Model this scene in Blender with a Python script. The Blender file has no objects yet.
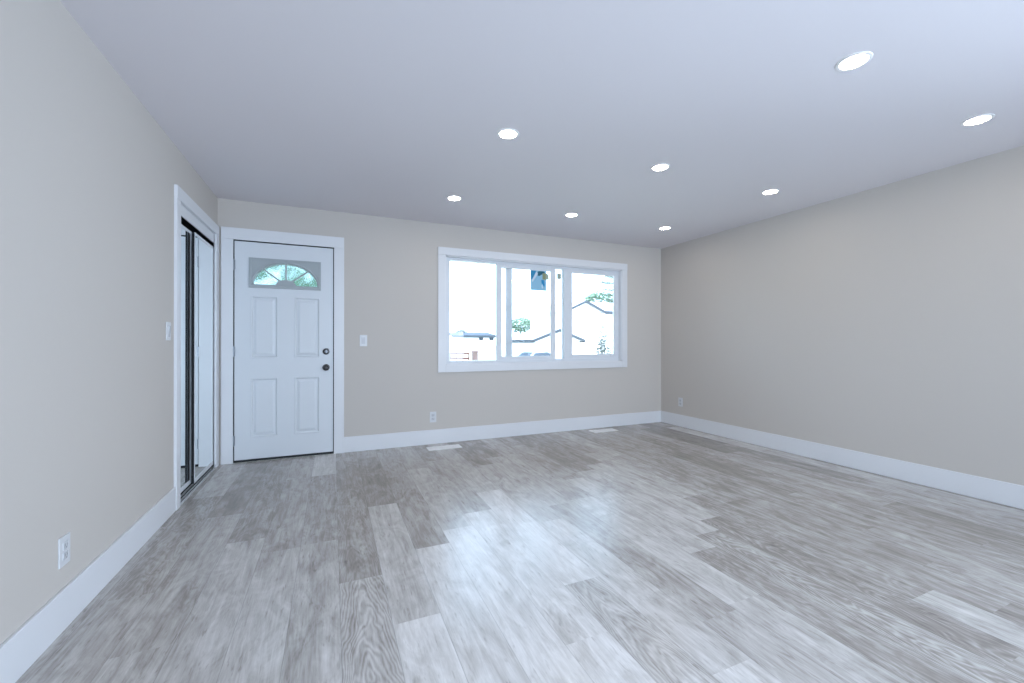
import bpy, bmesh, math, random
from mathutils import Vector, Matrix

scn = bpy.context.scene
COL = scn.collection

# ------------------------------------------------------------------ camera
YAW, PITCH = math.radians(23.306), math.radians(0.133)
CAM_H = 1.118
cam_d = bpy.data.cameras.new('camera')
cam_d.sensor_fit = 'HORIZONTAL'
cam_d.sensor_width = 36.0
cam_d.lens = 36.0 * 416.3 / 1024.0
cam_d.clip_start, cam_d.clip_end = 0.02, 600
cam = bpy.data.objects.new('camera', cam_d)
COL.objects.link(cam)
cam.location = (0, 0, CAM_H)
cam.rotation_euler = (math.pi / 2 + PITCH, 0, -YAW)
scn.camera = cam

# ------------------------------------------------------------------ sky, daylight, exposure
SKY = 6.5
wd = bpy.data.worlds.new('sky')
scn.world = wd
wd.use_nodes = True
bg = wd.node_tree.nodes['Background']
# bright hazy sky over the street, bluer and raised behind the viewer to strengthen the daylight there
SKY_BACK = 11.6
_nt = wd.node_tree
_tc = _nt.nodes.new('ShaderNodeTexCoord')
_sp = _nt.nodes.new('ShaderNodeSeparateXYZ')
_mr = _nt.nodes.new('ShaderNodeMapRange')
_mr.interpolation_type = 'SMOOTHSTEP'
_mr.inputs['From Min'].default_value = 0.45
_mr.inputs['From Max'].default_value = -0.45
_mx = _nt.nodes.new('ShaderNodeMix')
_mx.data_type = 'RGBA'
_mx.clamp_result = False
_mx.inputs[6].default_value = (0.54 * SKY, 0.76 * SKY, 1.0 * SKY, 1)
_mx.inputs[7].default_value = (0.66 * SKY_BACK, 0.805 * SKY_BACK, 1.0 * SKY_BACK, 1)
_nt.links.new(_tc.outputs['Generated'], _sp.inputs[0])
_nt.links.new(_sp.outputs[1], _mr.inputs['Value'])
_nt.links.new(_mr.outputs[0], _mx.inputs[0])
_nt.links.new(_mx.outputs[2], bg.inputs[0])
bg.inputs[1].default_value = 1.0
LAMP = 78.0
scn.view_settings.view_transform = 'Standard'
scn.view_settings.look = 'None'
scn.view_settings.exposure = 0.0
scn.view_settings.gamma = 1.0
scn.view_settings.use_curve_mapping = False
scn.cycles.use_denoising = True
scn.cycles.max_bounces = 14
scn.cycles.diffuse_bounces = 10
scn.cycles.glossy_bounces = 6
scn.cycles.transparent_max_bounces = 16
scn.cycles.sample_clamp_indirect = 12


def portal(name, loc, rot, sx, sy):
    d = bpy.data.lights.new(name, 'AREA')
    d.shape = 'RECTANGLE'
    d.size, d.size_y = sx, sy
    d.cycles.is_portal = True
    o = bpy.data.objects.new(name, d)
    COL.objects.link(o)
    o.location, o.rotation_euler = loc, rot
    return o


# ------------------------------------------------------------------ room dimensions
XL, XR, YB, YR, H = -0.969, 4.257, 4.563, -2.4, 2.44
WT = 0.15                       # wall thickness
WIN = (1.155, 3.57, 0.865, 2.093)
DOOR = (-0.845, 0.012, 0.0, 2.072)
CLO = (3.504, 4.452, 0.0, 2.085)
REAR = (-0.1, 3.6, 0.05, 2.2)
SIDE = (-1.9, 0.55, 0.05, 2.2)      # unseen glazed opening in the right wall, added to bring in daylight
portal('front_window_portal', (2.36, YB + 0.02, 1.48), (-math.pi / 2, 0, 0), 2.4, 1.22)
portal('added_rear_portal', (1.75, YR - 0.02, 1.125), (math.pi / 2, 0, 0), 3.7, 2.15)
portal('added_side_portal', (XR + 0.02, -0.675, 1.125), (math.pi / 2, 0, math.pi / 2), 2.45, 2.15)


# ------------------------------------------------------------------ materials
def mat(name, col, rough=0.5, spec=0.5, metal=0.0, bump=None, vary=0.0):
    m = bpy.data.materials.new(name)
    m.use_nodes = True
    nt = m.node_tree
    b = nt.nodes['Principled BSDF']
    b.inputs['Base Color'].default_value = (*col, 1)
    b.inputs['Roughness'].default_value = rough
    b.inputs['Specular IOR Level'].default_value = spec
    b.inputs['Metallic'].default_value = metal
    if bump or vary:
        tc = nt.nodes.new('ShaderNodeTexCoord')
        nz = nt.nodes.new('ShaderNodeTexNoise')
        nz.inputs['Scale'].default_value = bump[0] if bump else 6
        nz.inputs['Detail'].default_value = 4
        nt.links.new(tc.outputs['Object'], nz.inputs['Vector'])
        if bump:
            bp = nt.nodes.new('ShaderNodeBump')
            bp.inputs['Strength'].default_value = bump[1]
            bp.inputs['Distance'].default_value = 0.002
            nt.links.new(nz.outputs['Fac'], bp.inputs['Height'])
            nt.links.new(bp.outputs['Normal'], b.inputs['Normal'])
        if vary:
            mx = nt.nodes.new('ShaderNodeMix')
            mx.data_type = 'RGBA'
            mx.inputs[6].default_value = (*[c * (1 - vary) for c in col], 1)
            mx.inputs[7].default_value = (*[min(1, c * (1 + vary)) for c in col], 1)
            nt.links.new(nz.outputs['Fac'], mx.inputs[0])
            nt.links.new(mx.outputs[2], b.inputs['Base Color'])
    return m


def glass_mat(name, tint=(1, 1, 1), ior=1.45):
    m = bpy.data.materials.new(name)
    m.use_nodes = True
    nt = m.node_tree
    nt.nodes.clear()
    out = nt.nodes.new('ShaderNodeOutputMaterial')
    tr = nt.nodes.new('ShaderNodeBsdfTransparent')
    tr.inputs[0].default_value = (*tint, 1)
    gl = nt.nodes.new('ShaderNodeBsdfGlossy')
    gl.inputs['Roughness'].default_value = 0.0
    fr = nt.nodes.new('ShaderNodeFresnel')
    fr.inputs[0].default_value = ior
    mx = nt.nodes.new('ShaderNodeMixShader')
    nt.links.new(fr.outputs[0], mx.inputs[0])
    nt.links.new(tr.outputs[0], mx.inputs[1])
    nt.links.new(gl.outputs[0], mx.inputs[2])
    nt.links.new(mx.outputs[0], out.inputs[0])
    return m


def textured_glass(name):
    m = bpy.data.materials.new(name)
    m.use_nodes = True
    nt = m.node_tree
    nt.nodes.clear()
    out = nt.nodes.new('ShaderNodeOutputMaterial')
    rf = nt.nodes.new('ShaderNodeBsdfRefraction')
    rf.inputs['IOR'].default_value = 1.12
    rf.inputs['Roughness'].default_value = 0.05
    rf.inputs['Color'].default_value = (0.58, 0.64, 0.63, 1)
    tc = nt.nodes.new('ShaderNodeTexCoord')
    nz = nt.nodes.new('ShaderNodeTexNoise')
    nz.inputs['Scale'].default_value = 70
    bp = nt.nodes.new('ShaderNodeBump')
    bp.inputs['Strength'].default_value = 0.5
    bp.inputs['Distance'].default_value = 0.004
    nt.links.new(tc.outputs['Object'], nz.inputs['Vector'])
    nt.links.new(nz.outputs['Fac'], bp.inputs['Height'])
    nt.links.new(bp.outputs['Normal'], rf.inputs['Normal'])
    nt.links.new(rf.outputs[0], out.inputs[0])
    return m


def emit_mat(name, col, s):
    m = bpy.data.materials.new(name)
    m.use_nodes = True
    nt = m.node_tree
    nt.nodes.clear()
    out = nt.nodes.new('ShaderNodeOutputMaterial')
    e = nt.nodes.new('ShaderNodeEmission')
    e.inputs[0].default_value = (*col, 1)
    e.inputs[1].default_value = s
    nt.links.new(e.outputs[0], out.inputs[0])
    return m


def translucent_mat(name, col, t=0.5):
    m = bpy.data.materials.new(name)
    m.use_nodes = True
    nt = m.node_tree
    nt.nodes.clear()
    out = nt.nodes.new('ShaderNodeOutputMaterial')
    d = nt.nodes.new('ShaderNodeBsdfDiffuse')
    tl = nt.nodes.new('ShaderNodeBsdfTranslucent')
    d.inputs[0].default_value = (*col, 1)
    tl.inputs[0].default_value = (*col, 1)
    mx = nt.nodes.new('ShaderNodeMixShader')
    mx.inputs[0].default_value = t
    nt.links.new(d.outputs[0], mx.inputs[1])
    nt.links.new(tl.outputs[0], mx.inputs[2])
    nt.links.new(mx.outputs[0], out.inputs[0])
    return m


M = {}
M['wall'] = mat('greige_wall_paint', (0.558, 0.522, 0.482), 0.7, 0.25, bump=(260, 0.12))
M['ceil'] = mat('white_ceiling_paint', (0.72, 0.695, 0.72), 0.8, 0.2, bump=(200, 0.12))
M['trim'] = mat('white_trim_paint', (0.71, 0.72, 0.74), 0.38, 0.5)
M['door'] = mat('white_door_paint', (0.66, 0.69, 0.72), 0.35, 0.5)
M['vinyl'] = mat('white_vinyl', (0.68, 0.71, 0.745), 0.35, 0.5)
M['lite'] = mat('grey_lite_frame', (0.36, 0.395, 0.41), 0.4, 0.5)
M['black'] = mat('black_rubber', (0.012, 0.013, 0.016), 0.6, 0.3)
M['darkjamb'] = mat('dark_weatherstrip', (0.022, 0.025, 0.03), 0.7, 0.3)
M['bronze'] = mat('dark_bronze_metal', (0.06, 0.058, 0.06), 0.3, 0.5, 0.9)
M['steel'] = mat('brushed_steel', (0.55, 0.56, 0.58), 0.35, 0.5, 1.0)
M['hinge'] = mat('hinge_metal', (0.28, 0.30, 0.33), 0.4, 0.5, 0.9)
M['track'] = mat('pale_aluminium', (0.62, 0.64, 0.66), 0.35, 0.5, 0.3)
M['mirror'] = mat('mirror_silver', (0.86, 0.92, 0.93), 0.015, 0.5, 1.0)
M['white_frame'] = mat('white_metal_frame', (0.66, 0.69, 0.72), 0.35, 0.5)
M['plate'] = mat('white_plastic', (0.64, 0.65, 0.665), 0.3, 0.5)
M['register'] = mat('white_enamel', (0.86, 0.86, 0.85), 0.4, 0.5)
M['slot'] = mat('dark_slot', (0.20, 0.20, 0.21), 0.6, 0.3)
M['rocker'] = mat('white_rocker', (0.58, 0.59, 0.61), 0.25, 0.5)
M['lamp_ring'] = mat('white_lamp_ring', (0.86, 0.86, 0.86), 0.4, 0.4)
M['lamp'] = emit_mat('lamp_lens', (1.0, 0.90, 0.78), LAMP)
M['glass'] = glass_mat('window_glass')
M['pebble'] = textured_glass('pebbled_glass')
M['closet'] = mat('closet_paint', (0.5, 0.48, 0.45), 0.8, 0.2)
# outside
M['lawn'] = mat('dry_lawn', (0.36, 0.37, 0.29), 0.95, 0.1, vary=0.3)
M['siding'] = mat('white_siding', (0.80, 0.81, 0.82), 0.7, 0.2)
M['roof'] = mat('weathered_pale_shingles', (0.42, 0.41, 0.42), 0.9, 0.1)
M['roof_dark'] = mat('blue_grey_shingles', (0.065, 0.08, 0.10), 0.9, 0.1, vary=0.3)
M['fascia'] = mat('blue_grey_fascia', (0.042, 0.052, 0.062), 0.7, 0.2)
M['fence'] = mat('red_stained_wood', (0.085, 0.034, 0.028), 0.9, 0.1, vary=0.2)
M['pillar'] = mat('brown_brick', (0.15, 0.105, 0.095), 0.9, 0.1, vary=0.2)
M['leaf'] = mat('pale_green_leaf', (0.12, 0.19, 0.125), 0.7, 0.2, vary=0.3)
M['needle'] = mat('spruce_needle', (0.075, 0.105, 0.085), 0.8, 0.2, vary=0.3)
M['greyleaf'] = mat('grey_green_leaf', (0.070, 0.090, 0.078), 0.8, 0.2, vary=0.3)
M['bark'] = mat('grey_bark', (0.10, 0.085, 0.07), 0.9, 0.1)
M['carpaint'] = mat('silver_car_paint', (0.30, 0.34, 0.40), 0.25, 0.5, 0.3)
M['carglass'] = mat('dark_car_glass', (0.03, 0.045, 0.06), 0.5, 0.2)
M['tyre'] = mat('tyre_rubber', (0.02, 0.02, 0.02), 0.8, 0.2)
M['st_blue'] = translucent_mat('label_blue', (0.07, 0.36, 0.62), 0.3)
M['st_pale'] = translucent_mat('label_pale_blue', (0.38, 0.62, 0.75), 0.3)
M['st_dark'] = translucent_mat('label_teal', (0.06, 0.18, 0.25), 0.3)
M['st_white'] = translucent_mat('label_white', (0.75, 0.85, 0.92), 0.3)
M['st_yellow'] = translucent_mat('label_olive', (0.36, 0.40, 0.22), 0.25)
M['st_olive'] = translucent_mat('label_grey_olive', (0.46, 0.50, 0.42), 0.25)


def floor_material():
    m = bpy.data.materials.new('grey_oak_vinyl_plank')
    m.use_nodes = True
    nt = m.node_tree
    N, L = nt.nodes.new, nt.links.new
    b = nt.nodes['Principled BSDF']

    def math_(op, a, c=None, d=None):
        n = N('ShaderNodeMath')
        n.operation = op
        for i, v in enumerate((a, c, d)):
            if v is None:
                continue
            if isinstance(v, (int, float)):
                n.inputs[i].default_value = v
            else:
                L(v, n.inputs[i])
        return n.outputs[0]

    uv = N('ShaderNodeUVMap')
    uv.uv_map = 'plank'
    s = N('ShaderNodeSeparateXYZ')
    L(uv.outputs[0], s.inputs[0])
    u, v = s.outputs[0], s.outputs[1]
    at = N('ShaderNodeAttribute')
    at.attribute_name = 'plank_info'
    si = N('ShaderNodeSeparateColor')
    L(at.outputs['Color'], si.inputs[0])
    tone, seed, fig = si.outputs[0], si.outputs[1], si.outputs[2]

    def noise(su, sv, detail, rough=0.55, dist=0.0, off=0.0):
        c = N('ShaderNodeCombineXYZ')
        L(math_('MULTIPLY', u, su), c.inputs[0])
        L(math_('MULTIPLY', v, sv), c.inputs[1])
        L(math_('ADD', math_('MULTIPLY', seed, 91.7), off), c.inputs[2])
        n = N('ShaderNodeTexNoise')
        n.inputs['Scale'].default_value = 1.0
        n.inputs['Detail'].default_value = detail
        n.inputs['Roughness'].default_value = rough
        n.inputs['Distortion'].default_value = dist
        L(c.outputs[0], n.inputs['Vector'])
        return n.outputs['Fac']

    fibre = noise(140, 9.0, 5, 0.7)
    streak = noise(22, 2.1, 5, 0.62, 1.4, 7.3)
    blotch = noise(8, 3.6, 5, 0.62, 1.6, 3.1)
    knots = noise(16, 5.5, 3, 0.5, 0.8, 11.9)
    # arched (cathedral) grain lines
    uc = math_('SUBTRACT', u, 0.095)
    q = math_('MULTIPLY', math_('MULTIPLY', uc, uc), 55.0)
    warp = noise(14, 3.6, 2, 0.5, 0.4, 5.5)
    field = math_('ADD', math_('ADD', q, math_('MULTIPLY', v, 1.15)), math_('MULTIPLY', warp, 0.62))
    lines = math_('SINE', math_('MULTIPLY', field, 62.0))
    lines = math_('MULTIPLY', math_('ADD', lines, 1.0), 0.5)
    t = math_('ADD', math_('MULTIPLY', math_('SUBTRACT', fibre, 0.5), 0.36), tone)
    t = math_('ADD', t, math_('MULTIPLY', math_('SUBTRACT', streak, 0.5), 0.68))
    t = math_('ADD', t, math_('MULTIPLY', math_('SUBTRACT', blotch, 0.5), 0.66))
    fleck = noise(75, 13.0, 2, 0.5, 0.3, 21.3)
    t = math_('ADD', t, math_('MULTIPLY', math_('MAXIMUM', math_('SUBTRACT', fleck, 0.62), 0.0), -1.5))
    kd = math_('MULTIPLY', math_('MAXIMUM', math_('SUBTRACT', knots, 0.66), 0.0), -1.6)
    t = math_('ADD', t, kd)
    t = math_('ADD', t, math_('MULTIPLY', math_('MULTIPLY', math_('SUBTRACT', lines, 0.45), fig), 0.21))
    # joints: darker line in the colour right at the plank edges, along the bevelled groove
    eu = math_('MINIMUM', u, math_('SUBTRACT', 0.19, u))
    vl = N('ShaderNodeAttribute')
    vl.attribute_name = 'plank_end'
    ev = vl.outputs['Fac']
    groove = N('ShaderNodeMapRange')
    groove.inputs['From Min'].default_value = 0.0
    groove.inputs['From Max'].default_value = 0.0022
    L(eu, groove.inputs['Value'])
    ramp = N('ShaderNodeValToRGB')
    cr = ramp.color_ramp
    cr.elements[0].position = 0.0
    cr.elements[0].color = (0.175, 0.150, 0.140, 1)
    cr.elements[1].position = 1.0
    cr.elements[1].color = (0.79, 0.77, 0.755, 1)
    e = cr.elements.new(0.35)
    e.color = (0.315, 0.288, 0.264, 1)
    e = cr.elements.new(0.65)
    e.color = (0.53, 0.507, 0.485, 1)
    L(t, ramp.inputs[0])
    mx = N('ShaderNodeMix')
    mx.data_type = 'RGBA'
    mx.blend_type = 'MULTIPLY'
    mx.inputs[0].default_value = 1.0
    g2 = math_('ADD', math_('MULTIPLY', groove.outputs[0], 0.3), 0.7)
    L(ramp.outputs[0], mx.inputs[6])
    L(g2, mx.inputs[7])
    L(mx.outputs[2], b.inputs['Base Color'])
    r = math_('ADD', math_('MULTIPLY', fibre, 0.10), 0.20)
    L(r, b.inputs['Roughness'])
    b.inputs['Specular IOR Level'].default_value = 0.5
    bp = N('ShaderNodeBump')
    bp.inputs['Strength'].default_value = 0.35
    bp.inputs['Distance'].default_value = 0.0012
    hh = math_('ADD', math_('MULTIPLY', fibre, 0.5), groove.outputs[0])
    L(hh, bp.inputs['Height'])
    L(bp.outputs['Normal'], b.inputs['Normal'])
    return m


M['floor'] = floor_material()


# ------------------------------------------------------------------ mesh helpers
def box(bm, x0, x1, y0, y1, z0, z1, bev=0.0):
    r = bmesh.ops.create_cube(bm, size=1.0)
    vs = r['verts']
    for v in vs:
        v.co = Vector(((x0 + x1) / 2 + v.co.x * (x1 - x0), (y0 + y1) / 2 + v.co.y * (y1 - y0), (z0 + z1) / 2 + v.co.z * (z1 - z0)))
    if bev > 0:
        es = list({e for v in vs for e in v.link_edges})
        bmesh.ops.bevel(bm, geom=es, offset=bev, segments=2, affect='EDGES', profile=0.6)


def lathe(bm, prof, mtx=None, seg=32, cap=True):
    """profile [(r, h)] spun about local z, then placed by mtx"""
    mtx = mtx or Matrix.Identity(4)
    rings = []
    for r, h in prof:
        if r <= 1e-6:
            rings.append([bm.verts.new(mtx @ Vector((0, 0, h)))])
        else:
            rings.append([bm.verts.new(mtx @ Vector((r * math.cos(2 * math.pi * i / seg), r * math.sin(2 * math.pi * i / seg), h))) for i in range(seg)])
    for a, b in zip(rings, rings[1:]):
        for i in range(seg):
            j = (i + 1) % seg
            if len(a) == 1 and len(b) == 1:
                continue
            if len(a) == 1:
                bm.faces.new((a[0], b[i], b[j]))
            elif len(b) == 1:
                bm.faces.new((a[i], a[j], b[0]))
            else:
                bm.faces.new((a[i], a[j], b[j], b[i]))
    if cap:
        if len(rings[0]) > 1:
            bm.faces.new(rings[0])
        if len(rings[-1]) > 1:
            bm.faces.new(rings[-1])


def tube(bm, pts, r0, r1=None, seg=6):
    r1 = r0 if r1 is None else r1
    rings = []
    n = len(pts)
    for k, p in enumerate(pts):
        p = Vector(p)
        d = (Vector(pts[min(k + 1, n - 1)]) - Vector(pts[max(k - 1, 0)])).normalized()
        a = d.orthogonal().normalized()
        b = d.cross(a)
        r = r0 + (r1 - r0) * k / max(1, n - 1)
        rings.append([bm.verts.new(p + r * (a * math.cos(2 * math.pi * i / seg) + b * math.sin(2 * math.pi * i / seg))) for i in range(seg)])
    for A, B in zip(rings, rings[1:]):
        # line the rings up to avoid twisting
        best = min(range(seg), key=lambda s: sum((A[i].co - B[(i + s) % seg].co).length for i in range(seg)))
        B[:] = B[best:] + B[:best]
        for i in range(seg):
            j = (i + 1) % seg
            bm.faces.new((A[i], A[j], B[j], B[i]))
    bm.faces.new(rings[0])
    bm.faces.new(rings[-1])


def prism(bm, pts, d):
    """closed polygon of 3-D points swept by the vector d"""
    a = [bm.verts.new(Vector(p)) for p in pts]
    b = [bm.verts.new(Vector(p) + Vector(d)) for p in pts]
    bm.faces.new(a)
    bm.faces.new(list(reversed(b)))
    n = len(pts)
    for i in range(n):
        j = (i + 1) % n
        bm.faces.new((a[i], b[i], b[j], a[j]))


def obj(name, bm, m, parent=None, smooth=False, loc=None):
    bmesh.ops.recalc_face_normals(bm, faces=bm.faces[:])
    me = bpy.data.meshes.new(name)
    bm.to_mesh(me)
    bm.free()
    if m is not None:
        me.materials.append(m)
    if smooth:
        for p in me.polygons:
            p.use_smooth = True
        me.set_sharp_from_angle(angle=math.radians(35))
    o = bpy.data.objects.new(name, me)
    COL.objects.link(o)
    if parent is not None:
        o.parent = parent
    if loc is not None:
        o.location = loc
    return o


def tag(o, label=None, cat=None, group=None, kind=None):
    if label:
        o['label'] = label
    if cat:
        o['category'] = cat
    if group:
        o['group'] = group
    if kind:
        o['kind'] = kind
    return o


def empty(name, loc=(0, 0, 0), rz=0.0):
    o = bpy.data.objects.new(name, None)
    o.empty_display_size = 0.1
    COL.objects.link(o)
    o.location = loc
    o.rotation_euler = (0, 0, rz)
    return o


def copy_thing(root, loc, rz=0.0):
    c = root.copy()
    COL.objects.link(c)
    c.location = loc
    c.rotation_euler = (0, 0, rz)
    for ch in list(root.children):
        d = ch.copy()
        COL.objects.link(d)
        d.parent = c
        for g in list(ch.children):
            e = g.copy()
            COL.objects.link(e)
            e.parent = d
    return c


def B():
    return bmesh.new()


# ------------------------------------------------------------------ floor: one surface of staggered planks
def build_floor():
    rnd = random.Random(11)
    W, L0, X0 = 0.19, 1.285, 0.22
    bm = B()
    uvl = bm.loops.layers.uv.new('plank')
    cl = bm.loops.layers.float_color.new('plank_info')
    ends = {-6: 2.344, -5: 1.916, -1: 2.09, 0: 1.70, 1: 2.274, 4: 1.666, 5: 1.021, 7: 1.266, 8: 1.654, 9: 3.08, 10: 3.22, 11: 0.977, 2: 1.15, 3: 2.62, -2: 1.28, -3: 2.55, -4: 2.75}
    # tones of the boards, first the one beyond the measured joint, then the nearer ones
    tones = {-6: [(2.344, .38), (1.05, .55)], -5: [(3.2, .20), (1.916, .52), (.6, .62)], -1: [(3.37, .30), (2.09, .36), (.8, .56)],
             0: [(2.985, .22), (1.70, .70), (.4, 1.0)], 1: [(3.55, .42), (2.274, .40), (.98, .95)],
             2: [(2.43, .62), (1.15, .98)], 3: [(2.62, .55), (1.33, .92), (.05, 1.0)],
             4: [(2.95, .62), (1.666, .95), (.38, .62)], 5: [(2.3, .60), (1.021, .76), (-.3, .92)],
             7: [(2.55, .55), (1.266, .74), (0, .58)], 8: [(2.94, .45), (1.654, .70), (.37, .34)],
             9: [(3.08, .28), (1.8, .66), (.5, .40)], 10: [(3.22, .30), (1.93, .66), (.65, .26)], 11: [(2.26, .62), (.977, .36), (-.3, .64)],
             -2: [(2.56, .44), (1.28, .56), (0, .66)], -3: [(3.83, .5), (2.55, .45), (1.27, .62)], -4: [(2.75, .34), (1.46, .66)],
             18: [(3.0, .12)], 19: [(3.2, .05), (1.9, .2)], 20: [(2.6, .08)], 21: [(2.4, .12)]}
    figs = {(-1, 0.8): 1.0, (4, .38): 0.7, (9, .5): 0.9, (8, .37): 0.35, (10, .65): 0.8, (-1, 2.09): 0.35, (11, .977): 0.5}
    k = -8
    while X0 + W * k < XR:
        x0, x1 = X0 + W * k, X0 + W * (k + 1)
        cx0, cx1 = max(x0, XL), min(x1, XR)
        if cx1 > cx0:
            y = ends.get(k, rnd.uniform(0, L0))
            while y > YR:
                y -= L0
            while y < YB:
                a, c = max(y, YR), min(y + L0, YB)
                if c > a + 1e-4:
                    tone = min(0.8, max(0.16, rnd.gauss(0.47 if k < 8 else 0.40, 0.15)))
                    fig = max(0.0, rnd.uniform(-2.2, 0.45))
                    for (ys, tv) in tones.get(k, []):
                        if abs(ys - y) < 0.12:
                            tone = tv
                    for (kk, ys), fv in figs.items():
                        if kk == k and abs(ys - y) < 0.12:
                            fig = fv
                    seed = rnd.random()
                    vs = [bm.verts.new((px, py, 0)) for px, py in ((cx0, a), (cx1, a), (cx1, c), (cx0, c))]
                    f = bm.faces.new(vs)
                    for lp in f.loops:
                        co = lp.vert.co
                        lp[uvl].uv = (co.x - x0, co.y - y)
                        lp[cl] = (0.51 + (tone - 0.5) * 0.62, seed, fig, 1)
                y += L0
        k += 1
    # underside so that the floor has thickness
    for (x0, x1, y0, y1) in ((XL, XR, YR, YB),):
        vs = [bm.verts.new((px, py, -0.06)) for px, py in ((x0, y0), (x0, y1), (x1, y1), (x1, y0))]
        bm.faces.new(vs)
    me = bpy.data.meshes.new('floor')
    bm.to_mesh(me)
    bm.free()
    me.materials.append(M['floor'])
    o = bpy.data.objects.new('floor', me)
    COL.objects.link(o)
    return tag(o, 'grey wood-look plank floor running towards the window wall', 'floor', kind='structure')


build_floor()

# ------------------------------------------------------------------ ceiling and walls
bm = B()
box(bm, XL - WT, XR + WT, YR - WT, YB + WT, H, H + 0.15)
tag(obj('ceiling', bm, M['ceil']), 'flat white ceiling dotted with small downlights', 'ceiling', kind='structure')


def wall_xz(bm, y0, y1, x0, x1, holes):
    xs = sorted({x0, x1, *[h[0] for h in holes], *[h[1] for h in holes]})
    zs = sorted({-0.06, H, *[max(-0.06, h[2]) for h in holes], *[h[3] for h in holes]})
    for a, b in zip(xs, xs[1:]):
        for c, d in zip(zs, zs[1:]):
            if any(h[0] <= (a + b) / 2 <= h[1] and h[2] - 0.061 <= (c + d) / 2 <= h[3] and (c + d) / 2 > h[2] - (0.061 if h[2] <= 0 else 0) for h in holes):
                continue
            box(bm, a, b, y0, y1, c, d)
    bmesh.ops.remove_doubles(bm, verts=bm.verts[:], dist=1e-5)


bm = B()
wall_xz(bm, YB, YB + WT, XL - WT, XR + WT, [WIN, (DOOR[0] - 0.02, DOOR[1] + 0.02, 0, DOOR[3] + 0.02)])
tag(obj('wall_back', bm, M['wall']), 'beige-grey wall holding the front door and window', 'wall', kind='structure')
bm = B()
wall_xz(bm, YR - WT, YR, XL - WT, XR + WT, [REAR])
tag(obj('wall_rear', bm, M['wall']), 'beige-grey wall behind the viewer with an added glazed opening', 'wall', kind='structure')
bm = B()
box(bm, XR, XR + WT, SIDE[1], YB, -0.06, H)
box(bm, XR, XR + WT, YR, SIDE[0], -0.06, H)
box(bm, XR, XR + WT, SIDE[0], SIDE[1], SIDE[3], H)
box(bm, XR, XR + WT, SIDE[0], SIDE[1], -0.06, SIDE[2])
bmesh.ops.remove_doubles(bm, verts=bm.verts[:], dist=1e-5)
tag(obj('wall_right', bm, M['wall']), 'long plain beige-grey wall opposite the closet', 'wall', kind='structure')
bm = B()
box(bm, XL - WT, XL, YR, CLO[0], -0.06, H)
box(bm, XL - WT, XL, CLO[1], YB, -0.06, H)
box(bm, XL - WT, XL, CLO[0], CLO[1], CLO[3], H)
bmesh.ops.remove_doubles(bm, verts=bm.verts[:], dist=1e-5)
tag(obj('wall_left', bm, M['wall']), 'beige-grey wall with the mirrored closet opening', 'wall', kind='structure')
bm = B()
box(bm, XL - 0.80, XL - 0.75, CLO[0] - 0.35, YB, 0, H)
box(bm, XL - 0.80, XL - WT, CLO[0] - 0.40, CLO[0] - 0.35, 0, H)
box(bm, XL - 0.80, XL - WT, YB, YB + 0.05, 0, H)
box(bm, XL - 0.80, XL - WT, CLO[0] - 0.4, YB + 0.05, H, H + 0.05)
box(bm, XL - 0.80, XL, CLO[0] - 0.4, YB + 0.05, -0.06, -0.001)
tag(obj('wall_closet', bm, M['closet']), 'unlit closet interior behind the sliding mirrors', 'wall', kind='structure')


# ------------------------------------------------------------------ baseboards
def baseboard(name, pts_box, label):
    bm = B()
    box(bm, *pts_box, 0, 0.158, bev=0.004)
    return tag(obj(name, bm, M['trim']), label, 'baseboard', kind='structure')


baseboard('baseboard_left', (XL, XL + 0.014, YR, CLO[0] - 0.078), 'tall white baseboard along the wall with the closet')
baseboard('baseboard_back', (DOOR[1] + 0.092, XR - 0.014, YB - 0.014, YB), 'tall white baseboard under the window')
baseboard('baseboard_right', (XR - 0.014, XR, SIDE[1] + 0.1, YB), 'tall white baseboard along the long plain wall')
baseboard('baseboard_rear', (REAR[1] + 0.1, XR - 0.014, YR, YR + 0.014), 'tall white baseboard behind the viewer')

# ------------------------------------------------------------------ casings
T = 0.018
bm = B()
x0, x1, zt = DOOR[0], DOOR[1], DOOR[3]
CW = 0.094
box(bm, x0 - CW, x0, YB - T, YB, 0, zt, 0.002)
box(bm, x1, x1 + CW, YB - T, YB, 0, zt, 0.002)
box(bm, x0 - CW, x1 + CW, YB - T - 0.002, YB, zt + 0.0005, zt + 0.108, 0.002)
tag(obj('trim_1', bm, M['trim']), 'flat white board casing around the front door', 'door casing', kind='structure')
bm = B()
y0, y1, zt = CLO[0], CLO[1], CLO[3]
box(bm, XL, XL + T, y0 - 0.078, y0, 0, zt, 0.002)
box(bm, XL, XL + T, y1, y1 + 0.085, 0, zt, 0.002)
box(bm, XL, XL + T + 0.002, y0 - 0.078, y1 + 0.085, zt + 0.0005, zt + 0.085, 0.002)
# jamb lining and the front fascia hiding the top track
box(bm, XL - 0.11, XL, y0 - 0.012, y0 + 0.0, 0, zt)
box(bm, XL - 0.11, XL, y1 - 0.0, y1 + 0.012, 0, zt)
box(bm, XL - 0.11, XL, y0, y1, zt - 0.006, zt + 0.006)
box(bm, XL - 0.012, XL - 0.002, y0, y1, zt - 0.078, zt - 0.006, 0.0015)
tag(obj('trim_2', bm, M['trim']), 'white board casing around the mirrored closet', 'closet casing', kind='structure')
bm = B()
x0, x1, z0, z1 = WIN
CW = 0.085
box(bm, x0 - CW, x0, YB - T, YB, z0 - 0.08, z1, 0.003)
box(bm, x1, x1 + CW, YB - T, YB, z0 - 0.08, z1, 0.003)
box(bm, x0 - CW, x1 + CW, YB - T - 0.003, YB, z1 + 0.0005, z1 + 0.085, 0.003)
box(bm, x0, x1, YB - T, YB, z0 - 0.08, z0, 0.003)
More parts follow.
